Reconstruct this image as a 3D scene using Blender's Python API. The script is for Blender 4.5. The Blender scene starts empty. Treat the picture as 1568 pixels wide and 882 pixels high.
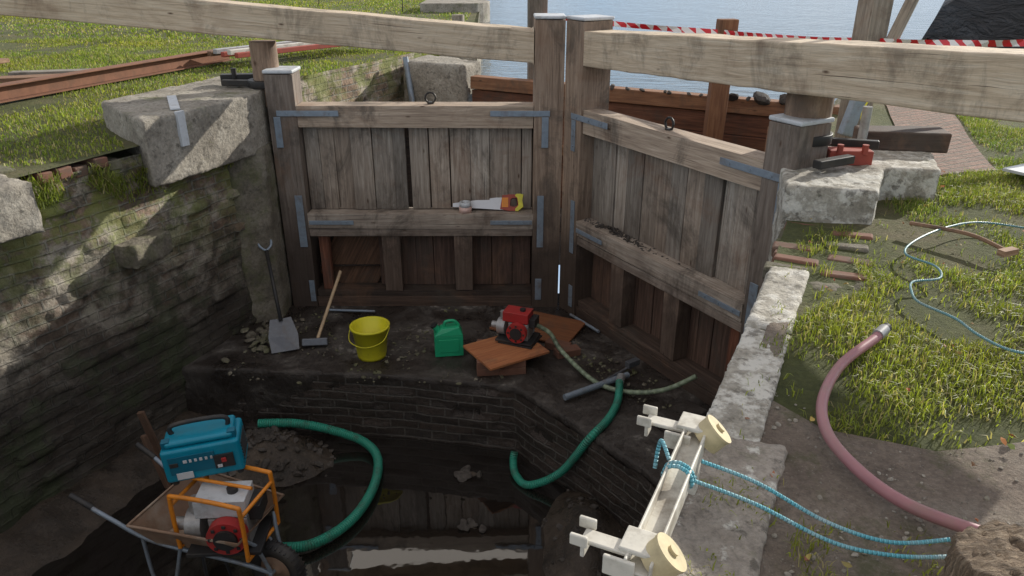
import bpy, bmesh, math, random
import numpy as np
from mathutils import Vector, Matrix, Euler
random.seed(7); rng=np.random.default_rng(11)
scene=bpy.context.scene
# ------------------------------------------------------------------ noise
TAB=rng.random((256,256))
def vnoise(x,y):
    x=np.asarray(x,float);y=np.asarray(y,float)
    xi=np.floor(x).astype(int);yi=np.floor(y).astype(int);fx=x-xi;fy=y-yi
    fx=fx*fx*(3-2*fx);fy=fy*fy*(3-2*fy)
    g=lambda a,b:TAB[a%256,b%256]
    return (g(xi,yi)*(1-fx)+g(xi+1,yi)*fx)*(1-fy)+(g(xi,yi+1)*(1-fx)+g(xi+1,yi+1)*fx)*fy
def fbm(x,y,o=4):
    s=0;a=.5;t=0
    for i in range(o):
        s=s+a*vnoise(np.asarray(x)*2**i+17.3*i,np.asarray(y)*2**i+5.1*i);t+=a;a*=.5
    return s/t
def inpoly(x,y,poly):
    x=np.asarray(x,float);y=np.asarray(y,float);c=np.zeros(x.shape,bool);n=len(poly);j=n-1
    for i in range(n):
        xi,yi=poly[i];xj,yj=poly[j]
        if yi!=yj:
            c^=((yi>y)!=(yj>y))&(x<(xj-xi)*(y-yi)/(yj-yi)+xi)
        j=i
    return c
def sstep(a,b,x):
    t=np.clip((np.asarray(x,float)-a)/(b-a),0,1);return t*t*(3-2*t)
# ------------------------------------------------------------------ materials
class NT:
    def __init__(s,name):
        s.m=bpy.data.materials.new(name);s.m.use_nodes=True;s.t=s.m.node_tree
        s.b=s.t.nodes['Principled BSDF'];s._geo=None;s._uv=None
    def n(s,ty,**k):
        o=s.t.nodes.new(ty)
        for a,b in k.items(): setattr(o,a,b)
        return o
    def l(s,a,b): s.t.links.new(a,b)
    def pos(s):
        if not s._geo: s._geo=s.n('ShaderNodeNewGeometry')
        return s._geo.outputs['Position']
    def uv(s,sc=(1,1,1)):
        if not s._uv: s._uv=s.n('ShaderNodeUVMap')
        m=s.n('ShaderNodeMapping');m.inputs['Scale'].default_value=sc;s.l(s._uv.outputs[0],m.inputs[0]);return m.outputs[0]
    def mp(s,v,sc):
        m=s.n('ShaderNodeMapping');m.inputs['Scale'].default_value=sc;s.l(v,m.inputs[0]);return m.outputs[0]
    def noise(s,v,sc,d=6,r=.6,dist=0):
        o=s.n('ShaderNodeTexNoise');o.inputs['Scale'].default_value=sc;o.inputs['Detail'].default_value=d
        o.inputs['Roughness'].default_value=r;o.inputs['Distortion'].default_value=dist;s.l(v,o.inputs['Vector']);return o.outputs['Fac']
    def vor(s,v,sc,out='Distance'):
        o=s.n('ShaderNodeTexVoronoi');o.inputs['Scale'].default_value=sc;s.l(v,o.inputs['Vector']);return o.outputs[out]
    def ramp(s,f,st):
        o=s.n('ShaderNodeValToRGB');e=o.color_ramp.elements
        while len(e)<len(st): e.new(.5)
        for i,(p,c) in enumerate(st):
            e[i].position=p
            if not isinstance(c,tuple): c=(c,c,c)
            e[i].color=(*c,1)
        s.l(f,o.inputs[0]);return o.outputs[0]
    def mix(s,f,a,b,bl='MIX'):
        o=s.n('ShaderNodeMix',data_type='RGBA',blend_type=bl)
        for x,i in ((f,0),(a,6),(b,7)):
            if isinstance(x,tuple): o.inputs[i].default_value=(*x,1)
            elif isinstance(x,(int,float)): 
                o.inputs[i].default_value=x if i==0 else (x,x,x,1)
            else: s.l(x,o.inputs[i])
        return o.outputs[2]
    def attr(s,name):
        o=s.n('ShaderNodeAttribute',attribute_name=name);return o.outputs['Color']
    def sep(s,v,k):
        o=s.n('ShaderNodeSeparateXYZ');s.l(v,o.inputs[0]);return o.outputs[k]
    def mr(s,v,a,b,c=0,d=1):
        o=s.n('ShaderNodeMapRange');s.l(v,o.inputs[0])
        for i,x in enumerate((a,b,c,d)): o.inputs[i+1].default_value=x
        return o.outputs[0]
    def math(s,op,a,b):
        o=s.n('ShaderNodeMath',operation=op)
        for i,x in enumerate((a,b)):
            if isinstance(x,(int,float)): o.inputs[i].default_value=x
            else: s.l(x,o.inputs[i])
        return o.outputs[0]
    def col(s,c):
        if isinstance(c,tuple): s.b.inputs['Base Color'].default_value=(*c,1)
        else: s.l(c,s.b.inputs['Base Color'])
    def rough(s,r):
        if isinstance(r,(int,float)): s.b.inputs['Roughness'].default_value=r
        else: s.l(r,s.b.inputs['Roughness'])
    def bump(s,h,st=.5,d=.02):
        o=s.n('ShaderNodeBump');o.inputs['Strength'].default_value=st;o.inputs['Distance'].default_value=d
        s.l(h,o.inputs['Height']);s.l(o.outputs[0],s.b.inputs['Normal'])

def wood(name,c0,c1,c2,wet=False,bumps=.5,knots=True,stain=.6):
    k=NT(name);g=k.noise(k.uv((2.2,38,1)),1.0,6,.65,.6)
    c=k.ramp(g,[(.28,c0),(.5,c1),(.72,c2)])
    f=k.noise(k.uv((6,220,1)),1.0,3,.6);c=k.mix(.5,c,k.ramp(f,[(.3,.45),(.55,1.0)]),'MULTIPLY')
    ck=k.noise(k.uv((1.1,95,1)),1.0,2,.5);c=k.mix(k.ramp(ck,[(.68,0),(.72,.85)]),c,(.05,.035,.022))
    c=k.mix(1,c,k.attr('tint'),'MULTIPLY')
    st=k.noise(k.mp(k.pos(),(1,1,.55)),2.6,7,.74,.5);c=k.mix(k.ramp(st,[(.50,0),(.63,stain)]),c,(.075,.062,.050))
    rs=k.noise(k.pos(),1.7,6,.7,.8);c=k.mix(k.ramp(rs,[(.53,0),(.66,stain*.6)]),c,(.22,.12,.07))
    if knots:
        kn=k.vor(k.uv((3.2,9,1)),1.0);c=k.mix(k.ramp(kn,[(.03,.9),(.10,0)]),c,(.08,.04,.02))
    if wet:
        z=k.math('ADD',k.sep(k.pos(),2),k.math('MULTIPLY',k.noise(k.pos(),4,4),.6))
        w=k.mr(z,.85,1.55,1,0);c=k.mix(k.math('MULTIPLY',w,.86),c,(.042,.027,.020))
    k.col(c);k.rough(.8);k.bump(k.math('SUBTRACT',k.math('ADD',g,k.math('MULTIPLY',f,.5)),k.ramp(ck,[(.68,0),(.72,1.0)])),bumps,.006);return k.m
def simple(name,c,r=.5,met=0,ns=18,var=.35,bump=.15,dirt=(.10,.08,.055),da=.4):
    k=NT(name);a=k.noise(k.pos(),ns,5);b=k.noise(k.pos(),ns*.3,6,.7)
    cc=k.mix(k.ramp(a,[(.3,var),(.7,0)]),c,tuple(x*.55 for x in c))
    cc=k.mix(k.ramp(b,[(.5,0),(.7,da)]),cc,dirt);k.col(cc);k.rough(r);k.b.inputs['Metallic'].default_value=met
    k.bump(a,bump,.004);return k.m
W_gate=wood('weathered_oak',(.235,.19,.155),(.425,.355,.29),(.60,.53,.45),wet=True,stain=.7)
W_beam=wood('beam_oak',(.42,.32,.22),(.64,.52,.38),(.76,.66,.52),stain=.5)
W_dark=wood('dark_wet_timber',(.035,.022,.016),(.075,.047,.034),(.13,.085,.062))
W_grey=wood('grey_timber',(.19,.16,.13),(.36,.31,.25),(.50,.44,.37))
W_brown=wood('brown_timber',(.17,.09,.055),(.30,.17,.10),(.4,.26,.16))
W_ply=wood('plywood_orange',(.30,.11,.05),(.42,.17,.075),(.48,.24,.11),knots=False,stain=.4)
M_galv=simple('galvanised_steel',(.30,.36,.43),.5,.35,30,.4,.1,(.18,.13,.09),.6)
M_steel=simple('tool_steel',(.17,.18,.20),.45,.5,30,.4,.1,(.12,.09,.07),.5)
M_blade=simple('saw_blade_steel',(.70,.72,.76),.35,.0,30,.1,.02,(.4,.4,.4),.2)
M_iron=simple('black_iron',(.04,.037,.035),.5,.4)
M_rust=simple('rusty_steel',(.26,.12,.07),.85,.1,12,.6,.4,(.12,.07,.045),.7)
M_white=simple('white_paint',(.68,.65,.57),.5,0,25,.3,.15,(.22,.18,.13),.8)
M_cap=simple('post_cap_paint',(.62,.65,.68),.5,0,25,.25,.1,(.25,.23,.2),.6)
M_cream=simple('cream_nylon',(.60,.50,.29),.5,0,25,.35,.1,(.25,.2,.12),.5)
M_red=simple('red_plastic',(.45,.035,.035),.35,0,20,.3,.05)
M_redp=simple('red_oxide_paint',(.38,.07,.045),.6,0,20,.4,.2)
M_orange=simple('orange_paint',(.80,.27,.02),.4,0,20,.3,.05)
M_blue=simple('blue_plastic',(.0,.25,.38),.42,0,9,.25,.05,(.05,.10,.12),.3)
M_blueD=simple('blue_plastic_dark',(.0,.13,.21),.42,0,9,.25,.05,(.05,.08,.1),.3)
M_black=simple('black_rubber',(.028,.028,.03),.55)
M_yel=simple('yellow_plastic',(.74,.68,.03),.4,0,12,.15,.05,(.3,.25,.05),.5)
M_green=simple('green_plastic',(.02,.40,.19),.38,0,12,.15,.05,(.04,.12,.06),.3)
M_alu=simple('aluminium',(.45,.45,.45),.42,.4,30,.5,.08)
M_tray=simple('rusted_tray',(.34,.22,.15),.7,.1,10,.6,.3,(.48,.43,.36),.7)
M_pink=simple('pink_tape',(.80,.55,.48),.5,0)
M_purple=simple('purple_hose',(.36,.165,.18),.42,0,14,.3,.05,(.24,.18,.14),.6)
M_tan=simple('ash_handle',(.55,.40,.25),.5,0,14,.3,.05)

def hose_mat(name,c,rib,dirt=(.07,.085,.06)):
    k=NT(name);w=k.n('ShaderNodeTexWave',wave_type='BANDS',bands_direction='X');w.inputs['Scale'].default_value=rib
    k.l(k.uv((1,1,1)),w.inputs['Vector']);n=k.noise(k.pos(),9,5)
    cc=k.mix(k.math('MULTIPLY',w.outputs[1],.45),c,tuple(x*.4 for x in c));cc=k.mix(k.ramp(n,[(.48,0),(.70,.7)]),cc,dirt)
    k.col(cc);k.rough(.35);k.bump(w.outputs[1],.8,.007);return k.m
M_hoseG=hose_mat('green_ribbed_hose',(.04,.36,.25),18)
M_hoseL=hose_mat('pale_green_hose',(.30,.37,.25),5)
M_ropeB=hose_mat('blue_polyrope',(.16,.55,.66),30,(.5,.6,.6))
M_ropeT=hose_mat('turquoise_rope',(.20,.42,.46),30,(.3,.36,.34))

def stone_mat(name,a,b,c,moss=.3,paint=0,pc=(.66,.64,.58)):
    k=NT(name);n1=k.noise(k.pos(),3.5,8,.68,.3);n2=k.noise(k.pos(),40,5,.7);n3=k.noise(k.pos(),9,6,.7)
    cc=k.ramp(n1,[(.3,a),(.5,b),(.7,c)]);cc=k.mix(.7,cc,k.ramp(n2,[(.32,.45),(.6,1.0)]),'MULTIPLY')
    if paint: cc=k.mix(k.ramp(n3,[(.60-.14*paint,0),(.66-.1*paint,.9)]),cc,pc)
    cc=k.mix(k.ramp(k.noise(k.pos(),14,6,.7),[(.56,0),(.64,.65)]),cc,(.08,.07,.055))
    if moss: cc=k.mix(k.ramp(k.noise(k.pos(),2.1,8,.75),[(.60-.2*moss,0),(.72-.1*moss,.85)]),cc,(.11,.125,.04))
    k.col(cc);k.rough(.9);k.bump(k.math('ADD',k.math('MULTIPLY',n3,1.2),n2),.9,.012);return k.m
M_stone=stone_mat('weathered_stone',(.20,.175,.14),(.37,.335,.28),(.52,.48,.41),.2)
M_stoneP=stone_mat('limewashed_stone',(.26,.235,.19),(.42,.39,.33),(.52,.49,.43),.15,paint=.9)
M_stoneC=stone_mat('worn_coping',(.24,.20,.165),(.37,.325,.275),(.47,.42,.365),.4,paint=.3)
M_stoneM=stone_mat('mossy_stone',(.11,.095,.075),(.20,.175,.135),(.30,.27,.22),.8)
M_rub=stone_mat('wet_rubble',(.04,.034,.029),(.085,.072,.062),(.17,.15,.135),0)
def brick_mat(name,c1,c2,mort,weather=True,wetz=None,mosst=None,rough=.88):
    k=NT(name);u=k.uv((1,1,1));b=k.n('ShaderNodeTexBrick');b.offset=.5
    b.inputs['Scale'].default_value=1;b.inputs['Brick Width'].default_value=.23;b.inputs['Row Height'].default_value=.076
    b.inputs['Mortar Size'].default_value=.009;b.inputs['Mortar Smooth'].default_value=.4;b.inputs['Bias'].default_value=0
    b.inputs['Color1'].default_value=(*c1,1);b.inputs['Color2'].default_value=(*c2,1);b.inputs['Mortar'].default_value=(*mort,1)
    wob=k.n('ShaderNodeTexNoise');wob.inputs['Scale'].default_value=6;k.l(u,wob.inputs[0])
    mv=k.n('ShaderNodeMix',data_type='VECTOR');mv.inputs[0].default_value=.02;k.l(u,mv.inputs[4]);k.l(wob.outputs['Color'],mv.inputs[5]);k.l(mv.outputs[1],b.inputs['Vector'])
    n=k.noise(k.pos(),2.6,9,.7,.4);n2=k.noise(k.pos(),30,6,.7)
    c=k.mix(.8,b.outputs['Color'],k.ramp(n2,[(.32,.4),(.62,1.0)]),'MULTIPLY')
    if weather:
        c=k.mix(k.ramp(n,[(.45,0),(.58,.85)]),c,(.50,.45,.37))
        c=k.mix(k.ramp(k.noise(k.pos(),6.5,8,.78),[(.50,0),(.60,.75)]),c,(.07,.06,.048))
    zz=k.sep(k.pos(),2)
    if wetz:
        wz=k.math('ADD',zz,k.math('MULTIPLY',n,.9));c=k.mix(k.mr(wz,wetz[0],wetz[1],.90,0),c,(.030,.025,.020))
        c=k.mix(k.math('MULTIPLY',k.mr(wz,wetz[0]-.2,wetz[1]+.2,.75,.35),k.ramp(k.noise(k.pos(),1.9,8,.75),[(.50,0),(.60,1)])),c,(.045,.06,.025))
    if mosst:
        mf=k.math('MULTIPLY',k.mr(k.math('ADD',zz,k.math('MULTIPLY',n,1.0)),mosst-.5,mosst+.3,0,1),k.ramp(k.noise(k.pos(),3.6,8,.78),[(.46,0),(.54,.9)]))
        c=k.mix(mf,c,(.17,.20,.035))
    k.col(c);k.rough(rough);k.bump(k.math('ADD',k.math('MULTIPLY',b.outputs['Fac'],-1.2),k.math('ADD',n2,n)),.9,.016);return k.m
M_wallL=brick_mat('old_lock_brickwork',(.30,.20,.14),(.20,.145,.105),(.30,.275,.23),True,wetz=(.75,1.75),mosst=1.8,rough=.75)
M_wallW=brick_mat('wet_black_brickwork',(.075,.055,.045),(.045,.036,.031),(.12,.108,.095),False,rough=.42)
M_wallU=brick_mat('pale_brickwork',(.42,.29,.20),(.32,.23,.16),(.38,.35,.29),True,mosst=2.2)  # paler brick mix for the upstream wall
M_pave=brick_mat('brick_paving',(.32,.19,.14),(.25,.165,.125),(.22,.19,.15),False)
M_brk=simple('loose_brick',(.22,.105,.07),.9,0,14,.6,.5,(.13,.11,.085),.8)
# ------------------------------------------------------------------ mesh builder
def sc_tint():
    v=random.uniform(.58,1.15);w=random.uniform(-.04,.05);return (v+w,v,v-w*.8)
class MB:
    def __init__(s): s.V=[];s.F=[];s.U=[];s.T=[];s.MI=[];s.S=[];s.mats=[];s.X=Matrix.Identity(4)
    def mi(s,m):
        if m not in s.mats: s.mats.append(m)
        return s.mats.index(m)
    def add(s,vs,fs,us,m,t=None,sm=False):
        o=len(s.V);t=t or (1,1,1)
        s.V+= [tuple(s.X@Vector(v)) for v in vs]; s.T+=[(*t,1)]*len(vs);k=s.mi(m)
        for f,u in zip(fs,us): s.F.append([o+i for i in f]);s.U.append(u);s.MI.append(k);s.S.append(sm)
    def box(s,x0,x1,y0,y1,z0,z1,m,R=None,t=None,j=0.0,c=None):
        t=t or sc_tint();P=[]
        for z in (z0,z1):
            for y in (y0,y1):
                for x in (x0,x1): P.append(Vector((x+random.uniform(-j,j),y+random.uniform(-j,j),z+random.uniform(-j,j))))
        L=[abs(x1-x0),abs(y1-y0),abs(z1-z0)];la=L.index(max(L));off=(random.uniform(0,50),random.uniform(0,50))
        fs=[(0,2,3,1),(4,5,7,6),(0,1,5,4),(2,6,7,3),(0,4,6,2),(1,3,7,5)];na=[2,2,1,1,0,0];us=[]
        for f,a in zip(fs,na):
            o=[i for i in range(3) if i!=a]
            if la in o: oo=[i for i in o if i!=la][0];us.append([(P[i][la]+off[0],P[i][oo]+off[1]+a*.37) for i in f])
            else: us.append([(P[i][o[0]]*3+off[0],P[i][o[1]]+off[1]) for i in f])
        if R is not None:
            cc=Vector(c) if c else Vector(((x0+x1)/2,(y0+y1)/2,(z0+z1)/2))
            P=[R@(p-cc)+cc for p in P]
        s.add(P,fs,us,m,t)
    def bc(s,c,d,m,rz=0,rx=0,ry=0,t=None,j=0):
        R=Euler((rx,ry,rz)).to_matrix();s.box(c[0]-d[0]/2,c[0]+d[0]/2,c[1]-d[1]/2,c[1]+d[1]/2,c[2]-d[2]/2,c[2]+d[2]/2,m,R,t,j)
    def tube(s,pts,r,m,n=10,smooth=True,res=8,caps=True,t=None):
        P=[Vector(p) for p in pts]
        if smooth and len(P)>2:
            Q=[]
            for i in range(len(P)-1):
                p0=P[max(i-1,0)];p1=P[i];p2=P[i+1];p3=P[min(i+2,len(P)-1)]
                for k in range(res):
                    u=k/res;Q.append(.5*((2*p1)+(p2-p0)*u+(2*p0-5*p1+4*p2-p3)*u*u+(3*p1-p0-3*p2+p3)*u**3))
            Q.append(P[-1]);P=Q
        N=len(P);rr=r if isinstance(r,(list,tuple)) else [r]*N
        if len(rr)!=N: rr=[rr[0]+(rr[-1]-rr[0])*i/(N-1) for i in range(N)]
        tn=(P[1]-P[0]).normalized();up=Vector((0,0,1)) if abs(tn.z)<.9 else Vector((1,0,0))
        a=tn.cross(up).normalized();vs=[];Ls=[];L=0
        for i in range(N):
            tn=(P[min(i+1,N-1)]-P[max(i-1,0)]).normalized();a=(a-tn*a.dot(tn)).normalized();b=tn.cross(a)
            if i: L+=(P[i]-P[i-1]).length
            Ls.append(L)
            for k in range(n):
                th=2*math.pi*k/n;vs.append(P[i]+(a*math.cos(th)+b*math.sin(th))*rr[i])
        fs=[];us=[];o=random.random()*9
        for i in range(N-1):
            for k in range(n):
                fs.append((i*n+k,i*n+(k+1)%n,(i+1)*n+(k+1)%n,(i+1)*n+k))
                us.append([(Ls[i]+o,k/n*.3),(Ls[i]+o,(k+1)/n*.3),(Ls[i+1]+o,(k+1)/n*.3),(Ls[i+1]+o,k/n*.3)])
        s.add(vs,fs,us,m,t,True)
        if caps:
            for e,rv in ((0,True),(N-1,False)):
                q=vs[e*n:(e+1)*n];q=q[::-1] if rv else q
                s.add(q,[tuple(range(n))],[[(math.cos(6.283*k/n)*.05+o,math.sin(6.283*k/n)*.05) for k in range(n)]],m,t)
    def cyl(s,p0,p1,r,m,n=18,r1=None,t=None): s.tube([p0,p1],[r,r if r1 is None else r1],m,n,False,t=t)
    def lathe(s,c,prof,m,n=32,t=None):
        vs=[];fs=[];us=[]
        for r,z in prof:
            for k in range(n): vs.append((c[0]+r*math.cos(6.28318*k/n),c[1]+r*math.sin(6.28318*k/n),c[2]+z))
        for i in range(len(prof)-1):
            for k in range(n):
                fs.append((i*n+k,i*n+(k+1)%n,(i+1)*n+(k+1)%n,(i+1)*n+k));us.append([(k/n,i),((k+1)/n,i),((k+1)/n,i+1),(k/n,i+1)])
        s.add(vs,fs,us,m,t,True)
    def prism(s,out,z0,z1,m,t=None):
        n=len(out);vs=[(x,y,z0) for x,y in out]+[(x,y,z1) for x,y in out]
        fs=[tuple(range(n))[::-1],tuple(range(n,2*n))];us=[[(out[i][0],out[i][1]) for i in range(n)][::-1],[(out[i][0],out[i][1]) for i in range(n)]]
        L=0
        for i in range(n):
            k=(i+1)%n;d=math.dist(out[i],out[k]);fs.append((i,k,n+k,n+i));us.append([(L,z0),(L+d,z0),(L+d,z1),(L,z1)]);L+=d
        s.add(vs,fs,us,m,t)
    def obj(s,name,bevel=.004,parent=None,seg=2):
        me=bpy.data.meshes.new(name);me.from_pydata(s.V,[],s.F)
        for m in s.mats: me.materials.append(m)
        me.polygons.foreach_set('material_index',s.MI);me.polygons.foreach_set('use_smooth',s.S)
        uv=me.uv_layers.new(name='UVMap');fl=[c for f in s.U for p in f for c in p];uv.data.foreach_set('uv',fl)
        at=me.attributes.new('tint','FLOAT_COLOR','POINT');at.data.foreach_set('color',[c for t in s.T for c in t])
        me.update();o=bpy.data.objects.new(name,me);scene.collection.objects.link(o)
        if bevel:
            b=o.modifiers.new('bev','BEVEL');b.width=bevel;b.segments=seg;b.limit_method='ANGLE';b.angle_limit=math.radians(50)
        if parent: o.parent=parent
        return o
def empty(name):
    o=bpy.data.objects.new(name,None);scene.collection.objects.link(o);return o
def frame(x,y,z,ang): return Matrix.Translation((x,y,z))@Matrix.Rotation(math.radians(ang),4,'Z')
def rough_it(o,vox=.03,amp=.03,sc=.2,amp2=.008):
    o.modifiers.clear()
    r=o.modifiers.new('r','REMESH');r.mode='VOXEL';r.voxel_size=vox;r.use_smooth_shade=True
    for a,s2 in ((amp,sc),(amp2,sc*.25)):
        t=bpy.data.textures.new('c','CLOUDS');t.noise_scale=s2;t.noise_depth=3
        d=o.modifiers.new('d','DISPLACE');d.texture=t;d.texture_coords='GLOBAL';d.strength=a*2;d.mid_level=.5
def rocks(name,items,m,parent=None):
    V=[];F=[];bm=bmesh.new();bmesh.ops.create_icosphere(bm,subdivisions=2,radius=1)
    bv=[v.co.copy() for v in bm.verts];bf=[[v.index for v in f.verts] for f in bm.faces];bm.free()
    for (x,y,z,r) in items:
        o=len(V);sx=Vector((random.uniform(.7,1.3),random.uniform(.7,1.3),random.uniform(.45,.8)))*r
        R=Euler((random.uniform(-.5,.5),random.uniform(-.5,.5),random.random()*6)).to_matrix();sd=random.random()*99
        P=[Vector((math.sin(sd*i*1.7),math.sin(sd*i*2.3+1),math.sin(sd*i+2))).normalized() for i in range(1,8)]
        for v in bv:
            q=v.copy()
            for p in P:
                dd=q.dot(p)
                if dd>.62: q-=p*(dd-.62)
            q=Vector((q.x*sx.x,q.y*sx.y,q.z*sx.z));q=R@q;V.append((x+q.x,y+q.y,z+q.z))
        F+=[[o+i for i in f] for f in bf]
    me=bpy.data.meshes.new(name);me.from_pydata(V,[],F);me.materials.append(m)
    o=bpy.data.objects.new(name,me);scene.collection.objects.link(o);o.parent=parent;return o
# ------------------------------------------------------------------ plan geometry
RW=lambda y:.318+(y-1.38)*.475
LW=lambda y:-2.2-(6.6-y)*.46 if y>5.2 else -2.85-(5.2-y)*.5
hole=[(RW(-2.2),-2.2),(RW(3.3),3.3),(1.57,4.07),(1.75,4.9),(2.3,6.0),(3.05,7.2),(6.6,12.7),(20,30),(42,72),(-34,72),(-9,38),(-1.0,26),(-.5,10),(-1.2,10.2),(-2.4,7.6),(-2.2,6.6),(LW(5.2),5.2),(LW(-2.2),-2.2)]
def gz(x,y):
    x=np.asarray(x,float);y=np.asarray(y,float)
    left=sstep(.3,-.3,x-(-.4+.3*(y-6.6)))
    near=sstep(30,14,y)
    return 1.735+.10*left+(fbm(x*1.1,y*1.1,3)-.5)*.07*near
def ground():
    bm=bmesh.new();S=600
    def loop(pts):
        vs=[bm.verts.new((x,y,0)) for x,y in pts];return [bm.edges.new((vs[i],vs[(i+1)%len(vs)])) for i in range(len(vs))]
    E=loop([(-S,-S),(S,-S),(S,S),(-S,S)])+loop(hole)
    bmesh.ops.triangle_fill(bm,edges=E,use_beauty=True)
    for f in list(bm.faces):
        c=f.calc_center_median()
        if inpoly(np.array([c.x]),np.array([c.y]),hole)[0]: bm.faces.remove(f)
    for x in np.arange(-9,7,.2): bmesh.ops.bisect_plane(bm,geom=bm.verts[:]+bm.edges[:]+bm.faces[:],plane_co=(x,0,0),plane_no=(1,0,0))
    for y in np.arange(0,16,.2): bmesh.ops.bisect_plane(bm,geom=bm.verts[:]+bm.edges[:]+bm.faces[:],plane_co=(0,y,0),plane_no=(0,1,0))
    for v in bm.verts: v.co.z=float(gz(v.co.x,v.co.y))
    for f in bm.faces:
        f.smooth=True
        if f.normal.z<0: f.normal_flip()
    me=bpy.data.meshes.new('ground');bm.to_mesh(me);bm.free()
    k=NT('turf_soil');n=k.noise(k.pos(),1.6,8,.7);n2=k.noise(k.pos(),35,6,.75)
    c=k.ramp(n,[(.35,(.08,.095,.028)),(.5,(.115,.125,.038)),(.68,(.19,.16,.085))]);c=k.mix(.7,c,k.ramp(n2,[(.3,.4),(.65,1.1)]),'MULTIPLY')
    k.col(c);k.rough(.95);k.bump(n2,1,.03);me.materials.append(k.m)
    o=bpy.data.objects.new('ground',me);scene.collection.objects.link(o)
ground()
def sheet(name,poly,z,m):
    b=MB();b.add([(x,y,z) for x,y in poly],[tuple(range(len(poly)))],[[(x,y) for x,y in poly]],m);return b.obj(name,0)
k=NT('canal_water');k.col((.04,.08,.11));k.rough(.05);k.b.inputs['IOR'].default_value=1.33
k.bump(k.math('ADD',k.noise(k.mp(k.pos(),(1,2.4,1)),2.6,4,.55,.6),k.math('MULTIPLY',k.noise(k.pos(),.5,3),1.5)),.5,.07)
M_water=k.m
sheet('canal_water',[(-.75,9.35),(3.1,7.2),(6.7,12.6),(20.2,29.9),(42.2,72.2),(-34.2,72.2),(-9.2,38),(-1.2,26),(-.75,10)],1.58,M_water)
b=MB()
bank=[(3.05,7.2),(6.6,12.7),(20,30),(42,72),(-34,72),(-9,38),(-1.0,26),(-.5,10)]
for i in range(len(bank)-1):
    (x0,y0),(x1,y1)=bank[i],bank[i+1];d=math.dist(bank[i],bank[i+1])
    b.add([(x0,y0,1.1),(x1,y1,1.1),(x1,y1,1.86),(x0,y0,1.86)],[(0,1,2,3)],[[(0,0),(d,0),(d,.8),(0,.8)]],M_stoneM)
b.obj('canal_bank_edging',0)
# chamber walls -------------------------------------------------
def wall(name,pl,z0,z1,res,m,amp=.02,brick=.012,side=1,lean=0):
    V=[];F=[];U=[];P=[Vector((x,y)) for x,y in pl];seg=[(P[i+1]-P[i]).length for i in range(len(P)-1)];tot=sum(seg)
    ns=int(tot/res);nz=int((z1-z0)/res);S=np.linspace(0,tot,ns+1);Z=np.linspace(z0,z1,nz+1)
    for i,s in enumerate(S):
        a=s;k=0
        while k<len(seg)-1 and a>seg[k]: a-=seg[k];k+=1
        d=(P[k+1]-P[k]).normalized();p=P[k]+d*a;n=Vector((-d.y,d.x))*side
        row=np.floor(Z/.076);bi=np.floor((s+(row%2)*.115)/.23)
        bo=(TAB[(row.astype(int)*7+13)%256,(bi.astype(int)*11)%256]-.5)*2*brick
        bo=np.where(TAB[(row.astype(int)*5+3)%256,(bi.astype(int)*3+9)%256]>.95,bo-.03,bo)*(brick>0)
        er=(fbm(np.full_like(Z,s*1.6),Z*1.6,3)-.5)*2*amp+(fbm(np.full_like(Z,s*12),Z*12,3)-.5)*.018*(amp>0)
        off=bo+er
        for j,z in enumerate(Z):
            q=p+n*float(off[j]+lean*(z-z1));V.append((q.x,q.y,float(z)))
    for i in range(ns):
        for j in range(nz):
            a=i*(nz+1)+j;F.append((a,a+nz+1,a+nz+2,a+1));U+= [S[i],Z[j],S[i+1],Z[j],S[i+1],Z[j+1],S[i],Z[j+1]]
    me=bpy.data.meshes.new(name);me.from_pydata(V,[],F);me.uv_layers.new(name='UVMap').data.foreach_set('uv',U);me.materials.append(m)
    me.polygons.foreach_set('use_smooth',[True]*len(F))
    o=bpy.data.objects.new(name,me);scene.collection.objects.link(o);return o
wl=[(-2.25,6.6),(LW(5.2),5.2),(LW(2.0),2.0)]
wall('chamber_brick_wall',wl,-.75,1.78,.02,M_wallL,.045,.011,side=-1)
wall('chamber_brick_wall',[(LW(2.0),2.0),(LW(-2.2),-2.2),(RW(-2.2),-2.2),(RW(4.0),4.0),(1.9,5.0),(3.1,7.15)],-.75,1.72,.12,M_wallL,.0,0)
wall('upstream_brick_wall',[(-2.5,7.3),(-1.15,10.25)],.2,1.97,.04,M_wallU,.03,.012,side=-1)
b=MB();b.prism([(-2.45,6.4),(-2.97,5.2),(-3.6,4.0),(-4.62,2.0),(-5.6,2.5),(-3.7,6.3)],-.8,1.735,M_stoneM);b.obj('wall_backfill',0)
b=MB()
y=5.3
while y>1.6:
    x=LW(y);
    for r in range(2):
        b.bc((x-.11-r*.23+random.uniform(-.02,.02),y,1.775+random.uniform(-.03,.025)+r*.02),(.215,.1,.07),M_brk if random.random()<.6 else M_stoneM,rz=math.radians(-26)+random.uniform(-.12,.12),rx=random.uniform(-.06,.06))
    y-=.118
b.obj('brick_wall_head',.008)
def stone(name,out,z0,z1,m,vox=.025,amp=.02,sc=.18,amp2=.006):
    b=MB();b.prism(out,z0,z1,m);o=b.obj(name,0);rough_it(o,vox,amp,sc,amp2);return o
stone('stone_coping_block',[(-2.62,5.33),(-2.18,6.35),(-2.12,7.25),(-2.75,7.6),(-3.3,6.1)],1.55,2.05,M_stone,.022,.012,.2)
stone('stone_coping_block',[(-3.0,4.55),(-3.55,3.5),(-3.95,3.75),(-3.4,4.8)],1.5,1.84,M_stone,.025,.02)
stone('hollow_quoin',[(-2.42,6.2),(-2.14,6.36),(-2.14,6.95),(-2.6,6.95)],-.2,1.6,M_stoneM,.03,.02)
stone('corbel_stone',[(-2.93,5.1),(-2.72,5.05),(-2.62,5.42),(-2.8,5.5)],1.02,1.2,M_stoneM,.02,.025,.12)
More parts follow.
